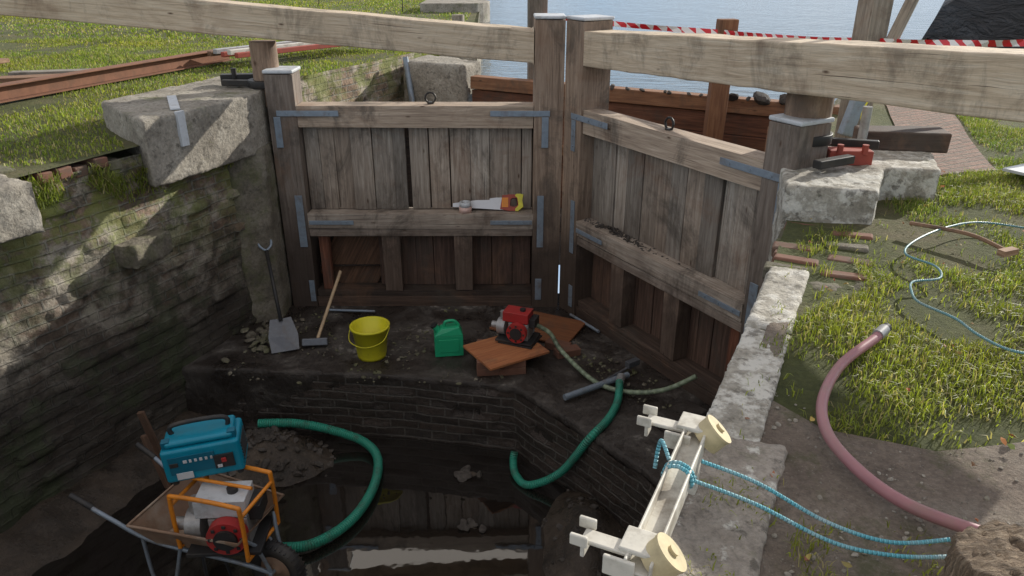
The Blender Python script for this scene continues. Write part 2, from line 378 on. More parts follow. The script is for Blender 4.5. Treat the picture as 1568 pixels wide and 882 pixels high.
b=MB();b.bc((-2.66,5.98,2.064),(.07,.62,.012),M_cap,rz=math.radians(25),t=(1,1,1));b.bc((-2.478,5.64,1.93),(.07,.03,.26),M_cap,rz=math.radians(66.6),t=(1,1,1));b.obj('white_paint_band',.002)
stone('stone_heel_block',[(1.55,4.12),(2.02,4.0),(2.28,4.5),(2.6,4.45),(2.78,4.9),(2.15,5.45),(1.78,4.98)],1.3,1.93,M_stoneP,.02,.010,.2)
ys=[3.36,2.72,1.98,1.2,.4,-.5,-1.4,-2.2]
for i in range(len(ys)-1):
    a,c=ys[i],ys[i+1]+.008;w=.15 if i<2 else .24
    stone('edge_coping_stone',[(RW(a)-.01,a),(RW(c)-.01,c),(RW(c)+w,c-.08),(RW(a)+w,a-.08)],1.45,1.762-.008*(i%2),M_stoneP if i<2 else M_stoneC,.014,.008,.12,.005)
b=MB()
for i in range(8):
    for r in range(2):
        yy=4.02-i*.092;xx=1.57-(4.07-yy)*.47
        if random.random()<.12: continue
        b.bc((xx+.11+r*.225+random.uniform(-.02,.02),yy-r*.10,1.708+random.uniform(-.02,.012)),(.21,.085,.07),M_brk if random.random()<.7 else M_stoneM,rz=math.radians(-25)+random.uniform(-.08,.08),rx=random.uniform(-.08,.08),ry=random.uniform(-.05,.05),j=.004)
b.obj('brick_edge_course',.012)
stone('wall_core',[(1.55,4.1),(RW(3.3)-.01,3.3),(1.7,3.1),(2.1,3.95)],1.2,1.70,M_stoneM,.022,.018,.12)
stone('mossy_rubble_edge',[(1.36,2.85),(1.36,3.3),(1.62,3.5),(1.85,3.6),(1.72,3.1)],1.6,1.735,M_stoneM,.022,.03,.15)
k=NT('trodden_earth');n=k.noise(k.pos(),2.4,9,.7,.3);n2=k.noise(k.pos(),55,6,.75);v=k.vor(k.pos(),70)
c=k.ramp(n,[(.3,(.19,.145,.115)),(.5,(.33,.265,.21)),(.7,(.44,.38,.315))]);c=k.mix(.7,c,k.ramp(n2,[(.3,.4),(.62,1.05)]),'MULTIPLY')
c=k.mix(k.ramp(v,[(.12,.5),(.2,0)]),c,(.46,.42,.36));c=k.mix(k.ramp(k.noise(k.pos(),3.1,8,.75),[(.52,0),(.63,.75)]),c,(.12,.125,.05))
k.col(c);k.rough(.95);k.bump(k.math('ADD',n2,k.math('MULTIPLY',n,2)),1,.03);M_earth=k.m
def draped(name,poly,dz,m,res=.1):
    bm=bmesh.new();vs=[bm.verts.new((x,y,0)) for x,y in poly];f=bm.faces.new(vs);bmesh.ops.triangulate(bm,faces=[f])
    xs=[p[0] for p in poly];yy=[p[1] for p in poly]
    for x in np.arange(min(xs),max(xs),res): bmesh.ops.bisect_plane(bm,geom=bm.verts[:]+bm.edges[:]+bm.faces[:],plane_co=(x,0,0),plane_no=(1,0,0))
    for y in np.arange(min(yy),max(yy),res): bmesh.ops.bisect_plane(bm,geom=bm.verts[:]+bm.edges[:]+bm.faces[:],plane_co=(0,y,0),plane_no=(0,1,0))
    uvl=bm.loops.layers.uv.new('UVMap')
    for v in bm.verts: v.co.z=float(gz(v.co.x,v.co.y))+dz
    for f in bm.faces:
        f.smooth=True
        if f.normal.z<0: f.normal_flip()
        for l in f.loops: l[uvl].uv=(l.vert.co.x*.87+l.vert.co.y*.5,-l.vert.co.x*.5+l.vert.co.y*.87)
    me=bpy.data.meshes.new(name);bm.to_mesh(me);bm.free();me.materials.append(m);o=bpy.data.objects.new(name,me);scene.collection.objects.link(o)
draped('towpath',[(RW(-1.8)+.15,-1.8),(RW(2.8)+.08,2.8),(1.12,2.72),(1.02,2.5),(.84,2.25),(1.0,2.02),(1.3,1.9),(1.6,1.93),(2.2,1.75),(3.6,1.75),(4.5,-1.8)],.012,M_earth)
draped('brick_path',[(2.85,4.95),(3.4,5.15),(3.75,6.1),(4.5,7.9),(3.9,8.0),(3.25,6.3)],.012,M_pave)
rk=[]
for i in range(700):
    y=random.uniform(1.0,2.7);x=RW(y)+random.uniform(.1,1.6)
    if y>1.9 and x>1.0: continue
    rk.append((x,y,float(gz(x,y))+.014,random.choice([.003,.004,.005,.007,.010])))
rocks('path_gravel',rk,M_stone)
# ------------------------------------------------------------------ grass
def blades(name,fn,n,bb,h,w,mats,zf,lean=.8,ncl=1.0,th=.42,vert=None,cs=1.0):
    x=rng.uniform(bb[0],bb[1],n);y=rng.uniform(bb[2],bb[3],n)
    d=fbm(x*ncl*2.2,y*ncl*2.2,4);keep=fn(x,y)&(d+rng.normal(0,.045,n)>th);x=x[keep];y=y[keep];d=d[keep];n=len(x)
    z=zf(x,y);th_=rng.uniform(0,6.283,n);ph=rng.uniform(0,6.283,n);H=h*(.45+rng.random(n)*.8)*(.2+1.5*d);ln=H*lean*rng.random(n)
    dx=np.cos(th_)*w/2*(.7+.6*rng.random(n));dy=np.sin(th_)*w/2*(.7+.6*rng.random(n));lx=np.cos(ph)*ln;ly=np.sin(ph)*ln
    V=np.empty((n,5,3));
    V[:,0]=np.stack([x-dx,y-dy,z-.01],1);V[:,1]=np.stack([x+dx,y+dy,z-.01],1)
    V[:,2]=np.stack([x+dx*.8+lx*.4,y+dy*.8+ly*.4,z+H*.6],1);V[:,3]=np.stack([x-dx*.8+lx*.4,y-dy*.8+ly*.4,z+H*.6],1)
    V[:,4]=np.stack([x+lx*1.1,y+ly*1.1,z+H*(1-.4*ln/H)],1)
    me=bpy.data.meshes.new(name);me.vertices.add(n*5);me.vertices.foreach_set('co',V.ravel())
    base=(np.arange(n)*5)[:,None];lp=np.concatenate([base+np.array([[0,1,2,3]]),base+np.array([[3,2,4]])],1).ravel()
    me.loops.add(len(lp));me.loops.foreach_set('vertex_index',lp.astype(np.int32));me.polygons.add(n*2)
    st=np.empty((n,2),int);st[:,0]=np.arange(n)*7;st[:,1]=np.arange(n)*7+4;me.polygons.foreach_set('loop_start',st.ravel().astype(np.int32))
    tot=np.tile([4,3],n).astype(np.int32);me.polygons.foreach_set('loop_total',tot)
    me.update(calc_edges=True);me.validate()
    r=rng.random(n);dry=(rng.random(n)<.16);g=fbm(x*.9+9,y*.9,3);v_=.55+.8*rng.random(n)*(.6+.8*fbm(x*5,y*5,2))
    C=np.empty((n,4));C[:,0]=.125+.08*r+.18*(g-.3);C[:,1]=.195+.06*r+.09*(g-.3);C[:,2]=.032+.02*r
    C[dry]=[.38,.32,.17,1];C[:,:3]*=(v_*cs)[:,None];C[:,3]=1
    at=me.attributes.new('tint','FLOAT_COLOR','POINT');at.data.foreach_set('color',np.repeat(C,5,axis=0).ravel())
    me.materials.append(mats);o=bpy.data.objects.new(name,me);scene.collection.objects.link(o);return o
k=NT('grass_blade');k.col(k.attr('tint'));k.rough(.55)
tr=k.n('ShaderNodeBsdfTranslucent');k.l(k.mix(1,k.attr('tint'),(1.4,1.5,.7),'MULTIPLY'),tr.inputs[0]);mx=k.n('ShaderNodeMixShader');mx.inputs[0].default_value=.4
k.l(k.b.outputs[0],mx.inputs[1]);k.l(tr.outputs[0],mx.inputs[2]);k.l(mx.outputs[0],k.t.nodes['Material Output'].inputs[0]);M_grass=k.m
gR=[(.84,2.26),(1.04,2.62),(1.25,2.85),(1.6,3.1),(1.72,3.6),(1.78,3.95),(2.05,3.98),(2.32,4.48),(2.62,4.42),(2.82,4.9),(3.4,5.12),(3.8,6.1),(4.5,7.9),(7,11.5),(9,11),(9,1.75),(2.2,1.72),(1.55,1.92),(1.25,1.93),(1.0,2.02)]
gR2=[(.72,1.55),(1.0,1.58),(1.6,1.3),(1.2,1.0),(.65,1.1)]
gL=[(-3.1,5.0),(-2.75,5.35),(-3.35,6.1),(-2.8,7.7),(-2.6,7.7),(-1.4,10.35),(-.9,10.6),(-1.05,26),(-20,26),(-20,3),(-5.0,2),(-4.3,3.4),(-3.6,4.7)]
blades('grass',lambda x,y:inpoly(x,y,gR)&((x-2.5)*.9+(y-2)*-.1+rng.random(len(x))*2<2.4),240000,(.8,5.6,1.7,7.5),.042,.0042,M_grass,gz,1.4,1.0,.43,cs=1.12)
blades('grass',lambda x,y:inpoly(x,y,gR2),5000,(.5,1.6,1.0,1.6),.055,.004,M_grass,gz,1.0,2.0,.46)
blades('grass',lambda x,y:inpoly(x,y,gL)&(x>-9),120000,(-9,-.5,3.4,13),.038,.009,M_grass,gz,1.2,.7,.33,cs=1.15)
blades('grass',lambda x,y:inpoly(x,y,gL)&(x>-18),42000,(-18,-.9,12,26),.045,.024,M_grass,gz,1.2,.4,.33,cs=1.15)
blades('wall_top_weeds',lambda x,y:(x>.08+.318+(y-1.38)*.475)&(x<.30+.318+(y-1.38)*.475),14000,(.3,1.7,1.2,3.9),.03,.004,M_grass,lambda x,y:np.full_like(x,1.752),1.4,3.0,.53)
wlx=lambda y:np.where(y>5.2,-2.2-(6.6-y)*.46,-2.85-(5.2-y)*.5)
blades('wall_weeds',lambda x,y:(np.abs(x-wlx(y)-.03)<.05)&(y<6.4),70000,(-3.6,-2.1,3.6,6.5),.06,.007,M_grass,lambda x,y:1.38+.38*fbm(x*3+5,y*3,3)+.18*rng.random(len(x)),1.6,2.4,.54)
b=MB()
k=NT('fallen_leaf');k.col(k.mix(1,(.40,.24,.10),k.attr('tint'),'MULTIPLY'));k.rough(.7);M_leaf=k.m
for i in range(150):
    y=random.uniform(1.2,5.0);x=RW(y)+random.uniform(.1,2.6);z=float(gz(x,y))+.03;a=random.random()*6.28;s_=random.uniform(.006,.016)
    p=[(x+s_*math.cos(a)*u-s_*.5*math.sin(a)*v_,y+s_*math.sin(a)*u+s_*.5*math.cos(a)*v_,z+random.uniform(-.006,.01)) for u,v_ in ((-1,0),(-.3,1),(.5,.9),(1.1,0),(.4,-1),(-.4,-.8))]
    b.add(p,[(0,1,2,3,4,5)],[[(0,0)]*6],M_leaf,(random.uniform(.6,1.4),random.uniform(.5,1.4),.8))
b.obj('fallen_leaves',0)
# ------------------------------------------------------------------ chamber floor
ledge=[(-2.32,6.9),(LW(5.42)-.1,5.42),(-.9,5.27),(.03,5.1),(.45,4.6),(.88,4.05),(RW(3.2)+.1,3.2),(2.0,4.6),(1.2,6.9)]
k=NT('wet_sill_stone');n=k.noise(k.pos(),2.0,9,.72,.5);n2=k.noise(k.pos(),30,6,.75)
c=k.ramp(n,[(.36,(.025,.019,.016)),(.50,(.055,.044,.037)),(.59,(.11,.096,.084)),(.67,(.38,.35,.31))]);c=k.mix(.7,c,k.ramp(n2,[(.3,.35),(.65,1.1)]),'MULTIPLY')
c=k.mix(k.mr(k.sep(k.pos(),2),-.06,-.01,.7,0),c,(.02,.015,.012))
k.col(c);k.rough(k.ramp(n,[(.38,.14),(.58,.8)]));k.bump(k.math('ADD',n2,k.math('MULTIPLY',n,2)),.7,.018);M_sill=k.m
stone('stone_sill_ledge',ledge,-.8,.0,M_sill,.035,.012,.2,.008)
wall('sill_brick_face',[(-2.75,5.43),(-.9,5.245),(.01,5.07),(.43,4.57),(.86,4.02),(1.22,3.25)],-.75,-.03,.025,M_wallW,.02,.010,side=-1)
def fz(x,y):
    z=-.675+(fbm(x*1.3+3,y*1.3,4)-.5)*.13
    z=z+.36*np.exp(-(((x+1.95)/.45)**2+((y-4.95)/.33)**2))
    lw=x-wlx(y);z=z+.24*np.exp(-(lw/.42)**2)
    z=z+.24*np.exp(-(((x-.52)/.26)**2+((y-4.15)/.5)**2))+.15*np.exp(-(((x-.40)/.22)**2+((y-3.4)/.6)**2))
    z=z+.10*np.exp(-(((x+.33)/.13)**2+((y-4.75)/.10)**2))+.11*np.exp(-(((x+.28)/.13)**2+((y-4.15)/.08)**2))
    return z+(fbm(x*9,y*9,3)-.5)*.035
nx,ny=190,190;X=np.linspace(-4.6,1.8,nx);Y=np.linspace(1.2,5.6,ny);XX,YY=np.meshgrid(X,Y,indexing='ij');ZZ=fz(XX,YY)
me=bpy.data.meshes.new('mud');me.from_pydata(np.stack([XX,YY,ZZ],-1).reshape(-1,3).tolist(),[],[(i*ny+j,(i+1)*ny+j,(i+1)*ny+j+1,i*ny+j+1) for i in range(nx-1) for j in range(ny-1)])
k=NT('wet_mud');n=k.noise(k.pos(),3.5,8,.7);n2=k.noise(k.pos(),45,6,.75)
c=k.ramp(n,[(.35,(.035,.027,.020)),(.55,(.08,.06,.044)),(.7,(.15,.115,.085))]);c=k.mix(.7,c,k.ramp(n2,[(.3,.35),(.65,1.1)]),'MULTIPLY');k.col(c)
k.rough(k.ramp(n,[(.4,.15),(.62,.55)]));k.bump(n2,.7,.018);me.materials.append(k.m);me.polygons.foreach_set('use_smooth',[True]*len(me.polygons))
o=bpy.data.objects.new('mud_bed',me);scene.collection.objects.link(o)
k=NT('dark_floor_water');k.col((.016,.013,.011));k.rough(.025);k.b.inputs['IOR'].default_value=1.9
k.bump(k.noise(k.pos(),3,3),.05,.02);M_dw=k.m
sheet('chamber_water',[(-5.9,-2.1),(RW(-2.1)+.1,-2.1),(1.5,3.6),(1.5,5.8),(-2.9,5.8),(LW(4)-.2,4)],-.575,M_dw)
rk=[]
for i in range(260):
    a=random.random()*6.28;r=abs(random.gauss(0,.33));x=-1.95+r*math.cos(a)*1.2;y=4.95+r*math.sin(a)*.8
    rk.append((x,y,float(fz(np.array(x),np.array(y)))+.005,random.choice([.008,.012,.02,.03,.04])))
for i in range(130):
    x=random.gauss(.45,.22);y=random.uniform(2.6,4.9);rk.append((x,y,float(fz(np.array(x),np.array(y)))+.002,random.choice([.006,.010,.015,.028])))
for i in range(50):
    x=random.uniform(-1.6,.1);y=random.uniform(3.6,5.1);z=float(fz(np.array(x),np.array(y)))
    if z>-.6: rk.append((x,y,z+.01,random.choice([.02,.03,.045])))
for (cx,cy) in ((-.33,4.75),(-.28,4.15)):
    for i in range(6): rk.append((cx+random.gauss(0,.06),cy+random.gauss(0,.04),-.565,random.uniform(.025,.05)))
rocks('rubble',rk,M_rub)
rk=[]
for i in range(900):
    x=random.uniform(-2.3,1.2);y=random.uniform(5.15,6.55) if x<.1 else random.uniform(6.3-1.5*x,6.5-1.1*x)
    if fbm(np.array(x*2.0),np.array(y*2.0),3)<.49: continue
    rk.append((x,y,.005,random.choice([.005,.007,.009,.012,.02])))
for i in range(40): rk.append((random.gauss(-2.2,.1),random.gauss(5.95,.2),.02,random.uniform(.02,.05)))
rocks('sill_gravel',rk,M_stoneM)
sheet('upstream_bay_floor',[(-2.6,6.9),(-2.6,6.75),(.6,6.8),(1.9,4.6),(3.2,7.3),(-.4,9.4),(-1.3,10.3)],.35,M_sill)
# ------------------------------------------------------------------ lock gates
def strap(b,x0,x1,z0,z1,y=-.012,m=None):
    m=m or M_galv
    b.box(x0,x1,y-.006,y,z0,z1,m,t=(1,1,1))
    horiz=(x1-x0)>(z1-z0);n=3
    for i in range(n):
        u=(i+.5)/n;x=x0+(x1-x0)*(u if horiz else .5);z=z0+(z1-z0)*(.5 if horiz else u)
        b.cyl((x,y-.006,z),(x,y-.013,z),.009,M_galv,6)
def gate(org,ang,L,heel_left):
    E=empty('lock_gate');F=frame(org[0],org[1],0,ang)
    b=MB();b.X=F
    hx=lambda x:x if heel_left else L-x
    def B(xa,xb,*a,**k):
        xa,xb=hx(xa),hx(xb);b.box(min(xa,xb),max(xa,xb),*a,**k)
    B(-.14,.10,-.012,.26,-.02,2.19,W_gate,t=(.50,.48,.48),j=.004)
    B(L-.26,L-.005,-.02,.27,-.02,2.63,W_gate,t=(.76,.66,.59),j=.004)
    B(.10,L-.26,0,.20,1.73,1.925,W_gate,t=(1.08,1.0,.92),j=.006)
    B(.10,L-.26,-.025,.20,.80,.945,W_gate,t=(1.5,1.5,1.5),j=.007)
    B(.10,L-.26,-.014,.12,.725,.797,W_gate,t=(1.4,1.35,1.35),j=.004)
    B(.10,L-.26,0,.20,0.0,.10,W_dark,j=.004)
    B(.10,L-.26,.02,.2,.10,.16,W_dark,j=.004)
    B(.10,L-.26,.262,.28,-.02,.80,W_dark,t=(.6,.6,.6))  # dark backing added to stop light leaking between the lower planks
    x=.105;i=0
    while x<L-.28:
        w=random.uniform(.125,.20);w=min(w,L-.262-x)
        if w<.05: break
        gap=.004 if random.random()<.7 else .010
        if heel_left and 5<=i<6: gap=.04
        B(x,x+w-gap,.115+random.uniform(-.014,.018),.155,.95,1.728,W_gate,j=.003);x+=w;i+=1
    B(.101,L-.261,.163,.18,.95,1.725,W_dark,t=(.7,.7,.7))
    x=.105
    while x<L-.28:
        w=min(random.uniform(.15,.22),L-.262-x)
        if w<.05: break
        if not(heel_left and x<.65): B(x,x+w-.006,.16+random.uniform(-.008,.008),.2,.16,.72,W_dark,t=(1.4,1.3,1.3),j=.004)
        x+=w
    for xc in (.76,1.44): B(xc,xc+.165,.01,.15,.16,.724,W_gate,t=(1.5,1.25,1.15),j=.005)
    B(.16,.25,.05,.13,.16,.724,W_dark,t=(2.2,1.3,1.0))
    if heel_left:
        b.box(.18,.75,.215,.235,.1,.72,W_dark,R=Euler((0,.5,0)).to_matrix(),t=(1.6,1.3,1.0))
    def S(xa,xb,z0,z1,y=-.012):
        xa,xb=hx(xa),hx(xb);strap(b,min(xa,xb),max(xa,xb),z0,z1,y)
    S(-.07,.47,1.835,1.885,-.016);S(-.10,-.04,1.56,1.83,-.016)
    S(L-.64,L-.12,1.835,1.885,-.024);S(L-.19,L-.13,1.56,1.83,-.024)
    S(.0,.07,.62,1.12,-.016);S(.11,.52,.845,.885,-.03)
    S(L-.65,L-.265,.845,.885,-.03);S(L-.22,L-.16,.62,1.12,-.024)
    S(.04,.09,.06,.28,-.016);S(L-.23,L-.17,.08,.30,-.024)
    b.obj('gate_leaf',.007,E)
    b=MB();b.X=F
    def B(xa,xb,*a,**k):
        xa,xb=hx(xa),hx(xb);b.box(min(xa,xb),max(xa,xb),*a,**k)
    B(-.15,.11,-.02,.27,2.195,2.225,M_cap,t=(1,1,1));B(L-.265,L,-.03,.28,2.635,2.662,M_cap,t=(1,1,1))
    b.obj('post_cap',.01,E)
    b=MB();b.X=F;c=L*.52;pts=[(c+.045*math.cos(a),.1,1.975+.045*math.sin(a)) for a in np.linspace(0,6.283,17)]
    b.tube(pts,.009,M_iron,8,False)
    b.cyl((c,.1,1.92),(c,.1,1.94),.03,M_iron,8);b.obj('lifting_eye',0,E)
    return E,F
G1,F1=gate((-1.98,6.6),0,2.43,True)
G2,F2=gate((.47,6.61),-60,2.36,False)
def beam(E,F,pts,name='balance_beam'):
    b=MB();b.X=F;o=random.random()*20
    P=[];n=26
    for i in range(n+1):
        u=i/n;x=pts[0][0]+(pts[1][0]-pts[0][0])*u;v=[pts[0][k]+(pts[1][k]-pts[0][k])*u+random.uniform(-.004,.004) for k in range(1,5)]
        P.append((x,*v))
    vs=[];fs=[];us=[]
    for (x,zt,zb,y0,y1) in P: vs+=[(x,y0,zb),(x,y1,zb),(x,y1,zt),(x,y0,zt)]
    for i in range(n):
        for k in range(4):
            a=i*4+k;c=i*4+(k+1)%4;fs.append((a,c,c+4,a+4))
            w=[0,.3,.6,.9,1.2];us.append([(vs[a][0]+o,w[k]),(vs[a][0]+o,w[k+1]-.03),(vs[a+4][0]+o,w[k+1]-.03),(vs[a+4][0]+o,w[k])])
    fs=[f if pts[1][0]<pts[0][0] else f[::-1] for f in fs];us=[u if pts[1][0]<pts[0][0] else u[::-1] for u in us]
    fs+= [(0,1,2,3),(n*4+3,n*4+2,n*4+1,n*4)];us+=[[(0,0),(.3,0),(.3,.3),(0,.3)]]*2
    b.add(vs,fs,us,W_beam,(1,1,1));ob=b.obj(name,.012,E,3);return ob
beam(G1,F1,[(2.165,2.545,2.275,0.0,.27),(-3.6,3.03,2.78,.02,.28)])
beam(G2,F2,[(.245,2.56,2.28,-.02,.26),(4.3,2.755,2.46,-.03,.29)])
for F,E,x,sx in ((F1,G1,-.18,1),(F2,G2,2.36,-1)):
    b=MB();b.X=F;zt=2.5
    b.cyl((x,.2,1.9),(x,.2,zt-.06 if sx>0 else 2.40),.115 if sx>0 else .14,W_gate,18,t=(.75,.62,.53))
    b.lathe((x,.2,2.06),[(.12,0),(.165,0),(.165,.06),(.12,.06)],M_iron,24)
    b.obj('heel_post_neck',.003,E)
b=MB();b.X=F1
b.bc((-.42,.35,2.12),(.42,.09,.05),M_iron,rz=.15);b.bc((-.40,.18,2.09),(.36,.06,.05),M_iron,rz=-.1);b.cyl((-.5,.3,2.08),(-.5,.3,2.2),.025,M_iron,8)
b.obj('gate_anchor_strap',.006)
b=MB()
b.bc((2.1,4.62,1.975),(.26,.12,.09),M_redp,rz=-.1);b.bc((1.93,4.42,1.99),(.3,.06,.05),M_iron,rz=.5)
b.bc((2.12,4.75,2.03),(.4,.05,.05),M_iron,rz=-.3)
for q in ((2.02,4.58),(2.17,4.57)): b.cyl((q[0],q[1]-.01,2.0),(q[0],q[1]-.01,2.06),.02,M_redp,8)
b.cyl((2.32,4.95,1.93),(2.32,4.95,2.22),.03,M_alu,12)
b.obj('gate_anchor_bracket',.006)
b=MB();b.bc((2.62,5.05,1.99),(.55,.26,.12),W_dark,rz=-.15,t=(.9,.9,.95),j=.008);b.obj('tarred_timber_block',.012)
b=MB();b.bc((2.56,5.65,2.6),(.17,.16,1.7),W_grey,rz=.3,j=.006);b.tube([(2.62,5.60,2.30),(2.98,5.62,3.4)],.05,W_grey,4,False)
b.bc((2.50,5.5,2.18),(.10,.06,.55),M_galv,rz=.3,ry=.25);b.obj('paddle_gear_post',.008)
b=MB();b.tube([(2.72,5.4,2.5),(2.60,5.38,2.35),(2.45,5.3,2.1),(2.5,5.2,1.98),(2.7,5.2,1.95),(3.0,5.5,1.8)],.006,M_yel,6);b.obj('yellow_cord',0)
b=MB();a0=Vector((-.5,9.12));a1=Vector((3.15,7.12));d=(a1-a0);Ld=d.length;ang=math.degrees(math.atan2(d.y,d.x));b.X=frame(a0.x,a0.y,0,ang)
b.box(0,Ld,0,.16,1.66,1.80,W_brown,t=(.9,.75,.65),j=.01);b.box(0,Ld,.17,.26,1.60,1.72,W_dark,j=.01)
for r in range(6): b.box(0,Ld,.04,.1,.35+r*.217,.35+(r+1)*.217-.006,W_dark,t=(2.0,1.3,1.0),j=.006)
b.box(0,Ld,-.05,.04,1.02,1.12,W_brown,t=(.8,.7,.6),j=.008)
b.obj('timber_stop_plank_dam',.008)
b=MB();b.bc((2.0,7.45,1.42),(.17,.15,2.3),W_brown,ry=.02,t=(.75,.6,.5),j=.006);b.obj('timber_post',.01)
b=MB();b.bc((.29,9.0,2.1),(.21,.18,2.4),W_grey,rz=.1,j=.006);b.obj('timber_post',.01)
b=MB();b.bc((1.97,5.6,1.5),(.1,.1,.9),W_brown,j=.004);b.obj('timber_post',.01)
rk=[(.9+i*.13+random.gauss(0,.05),8.35-i*.075,1.82,random.uniform(.02,.05)) for i in range(14)]+[(2.2,7.6,1.83,.09),(2.45,7.5,1.83,.11),(2.65,7.4,1.83,.09)]
rocks('clay_clods_on_dam',rk,M_rub)
stone('stop_plank_pillar',[(-1.35,9.5),(-.55,9.12),(-.38,9.55),(-1.1,10.2)],.3,1.93,M_stone,.04,.02)
b=MB();b.cyl((-1.15,9.25,.9),(-1.3,9.5,1.98),.035,M_galv,10);b.obj('steel_prop',0)
b=MB();out=[(-1.15+.6*math.cos(a),20+.9*math.sin(a)) for a in np.linspace(-math.pi/2,math.pi/2,12)]+[(-2.2,20.9),(-2.2,19.1)]
b.prism(out,1.2,2.05,M_stone);o=b.obj('rounded_stone_abutment',.02)
b=MB();b.cyl((-.95,14.0,1.3),(-.95,14.0,2.15),.11,W_grey,12);b.cyl((-.75,11.9,1.3),(-.75,11.9,2.0),.10,W_grey,12);b.obj('mooring_piles',.01)
stone('stone_coping_block',[(-.95,10.3),(-.45,10.1),(-.5,13.2),(-.95,13.2)],1.4,1.95,M_stone,.05,.03)
k=NT('barrier_tape');w=k.n('ShaderNodeTexWave',wave_type='BANDS',bands_direction='DIAGONAL');w.inputs['Scale'].default_value=4.5;k.l(k.uv(),w.inputs[0])
k.col(k.ramp(w.outputs[1],[(.48,(.65,.02,.03)),(.52,(.8,.78,.76))]));k.rough(.4);M_tape=k.m
def tape(pts,name):
    b=MB();P=[]
    for i in range(len(pts)-1):
        for q in range(14):
            u=q/14;p=Vector(pts[i]).lerp(Vector(pts[i+1]),u);p.z-=.06*u*(1-u);P.append(p)
    P.append(Vector(pts[-1]));vs=[];fs=[];us=[];L=0
    for i,p in enumerate(P):
        if i: L+=(p-P[i-1]).length
        tw=.02*math.sin(i*.9);vs+=[(p.x,p.y+tw,p.z-.025),(p.x,p.y-tw,p.z+.025)]
        if i: fs.append((2*i-2,2*i,2*i+1,2*i-1));us.append([(L-.1,0),(L,0),(L,.05),(L-.1,.05)])
    b.add(vs,fs,us,M_tape);b.obj(name,0)
tape([(.35,8.88,2.50),(2.0,7.36,2.455),(2.62,5.55,2.56),(4.2,6.0,2.52),(7,7,2.46)],'barrier_tape')
b=MB();p0=Vector((-5.3,5.75,1.93));p1=Vector((-3.7,10.2,1.93));d=p1-p0;b.X=frame(p0.x,p0.y,0,math.degrees(math.atan2(d.y,d.x)));L=d.length
b.box(0,L,-.075,.075,1.86,1.872,M_rust);b.box(0,L,-.075,.075,2.0,2.012,M_rust);b.box(0,L,-.006,.006,1.874,1.998,M_rust);b.obj('rusty_steel_joist',.003)
b=MB();b.bc((-5.05,8.15,1.93),(.95,.22,.045),W_brown,rz=.3);b.bc((-5.0,8.4,1.95),(.8,.16,.045),W_grey,rz=.25);b.obj('loose_boards',.006)
b=MB();b.bc((-6.6,9.8,1.9),(.5,.16,.05),W_brown,rz=-.2);b.obj('loose_boards',.006)
b=MB()
for i,(m,o_) in enumerate([(M_redp,0),(M_white,.13),(M_redp,.26),(M_alu,.4),(W_brown,.52)]):
    b.bc((-2.55+o_*-.9,10.6+o_*.45-.1,2.0+.03*(i%2)),(.07,2.6,.06),m,rz=math.radians(-38+i))
b.obj('stacked_steel_bars',.006)
b=MB();b.bc((-5.4,15.0,1.98),(1.4,.5,.16),M_orange,rz=.2);b.bc((-5.4,15.0,2.1),(.9,.3,.1),M_redp,rz=.25);b.obj('folded_orange_barrier',.03)
b=MB()
for x_,y_ in ((-2.6,19),(-5.3,22)):b.cyl((x_,y_,1.8),(x_,y_,3.1),.012,M_iron,8)
b.obj('fence_pins',0)
b=MB();n=24;vs=[];fs=[];us=[];prof=[(-1.25,1.55),(-1.3,1.9),(-1.05,2.6),(-.45,3.05),(.3,3.1),(1.0,2.6),(1.3,1.9),(1.25,1.55)]
for i in range(n+1):
    u=i/n;x=7.3+u*7;sag=.07*math.sin(u*18)+.03*math.sin(u*41)
    en=min(1,.75+u*5)
    for (py,pz) in prof: vs.append((x+(py)*-.35,12.2+py*en+u*3.5,1.5+(pz-1.5)*en+(sag if pz>2 else 0)))
m=len(prof)
for i in range(n):
    for k_ in range(m-1): fs.append((i*m+k_,(i+1)*m+k_,(i+1)*m+k_+1,i*m+k_+1));us.append([(0,0)]*4)
fs.append(tuple(range(m)));us.append([(0,0)]*m)
k=NT('black_tarpaulin');nn=k.noise(k.mp(k.pos(),(1,1,3)),2.5,5,.6,1.2);k.col((.03,.03,.034));k.rough(.42);k.bump(nn,.9,.12)
b.add(vs,fs,us,k.m,None,True);b.obj('tarpaulin_covered_boat',0)
# ------------------------------------------------------------------ tools and plant in chamber
b=MB();gx,gy,gzz=-2.2,6.28,.70
p1=Vector((-2.02,5.88,.20));p2=Vector((gx,gy,gzz));b.cyl(p1,p2,.016,M_black,10)
dr=(p2-p1).normalized();sd=Vector((.93,.36,0)).normalized()
for s_ in (-1,1): b.tube([p2,p2+dr*.05+sd*.05*s_,p2+dr*.13+sd*.055*s_],.011,M_galv,8)
b.cyl(p2+dr*.13-sd*.055,p2+dr*.13+sd*.055,.013,M_galv,8)
e0=p1;e1=Vector((-1.94,5.66,.015));nn=dr.cross(sd).normalized()
vs=[]
for (p,w,c_) in ((e0+dr*.02,.09,.02),(e0.lerp(e1,.5),.125,.018),(e1,.115,.0)):
    vs+=[p-sd*w,p-nn*c_*-1,p+sd*w]
fs=[(0,1,4,3),(1,2,5,4),(3,4,7,6),(4,5,8,7)];b.add(vs,fs,[[(0,0)]*4]*4,M_steel);o=b.obj('shovel',0)
o.modifiers.new('s','SOLIDIFY').thickness=.004
b=MB();b.cyl((-1.70,5.80,.05),(-1.59,6.42,.44),.015,M_tan,10);b.bc((-1.71,5.77,.05),(.22,.065,.065),M_steel,rz=.1,rx=-.4);b.obj('sledgehammer',.008)
b=MB();c=(-1.19,5.61,.005)
b.lathe(c,[(0,.0),(.118,.0),(.122,.02),(.15,.27),(.166,.272),(.168,.29),(.155,.292),(.148,.285),(.118,.03),(0,.028)],M_yel,40)
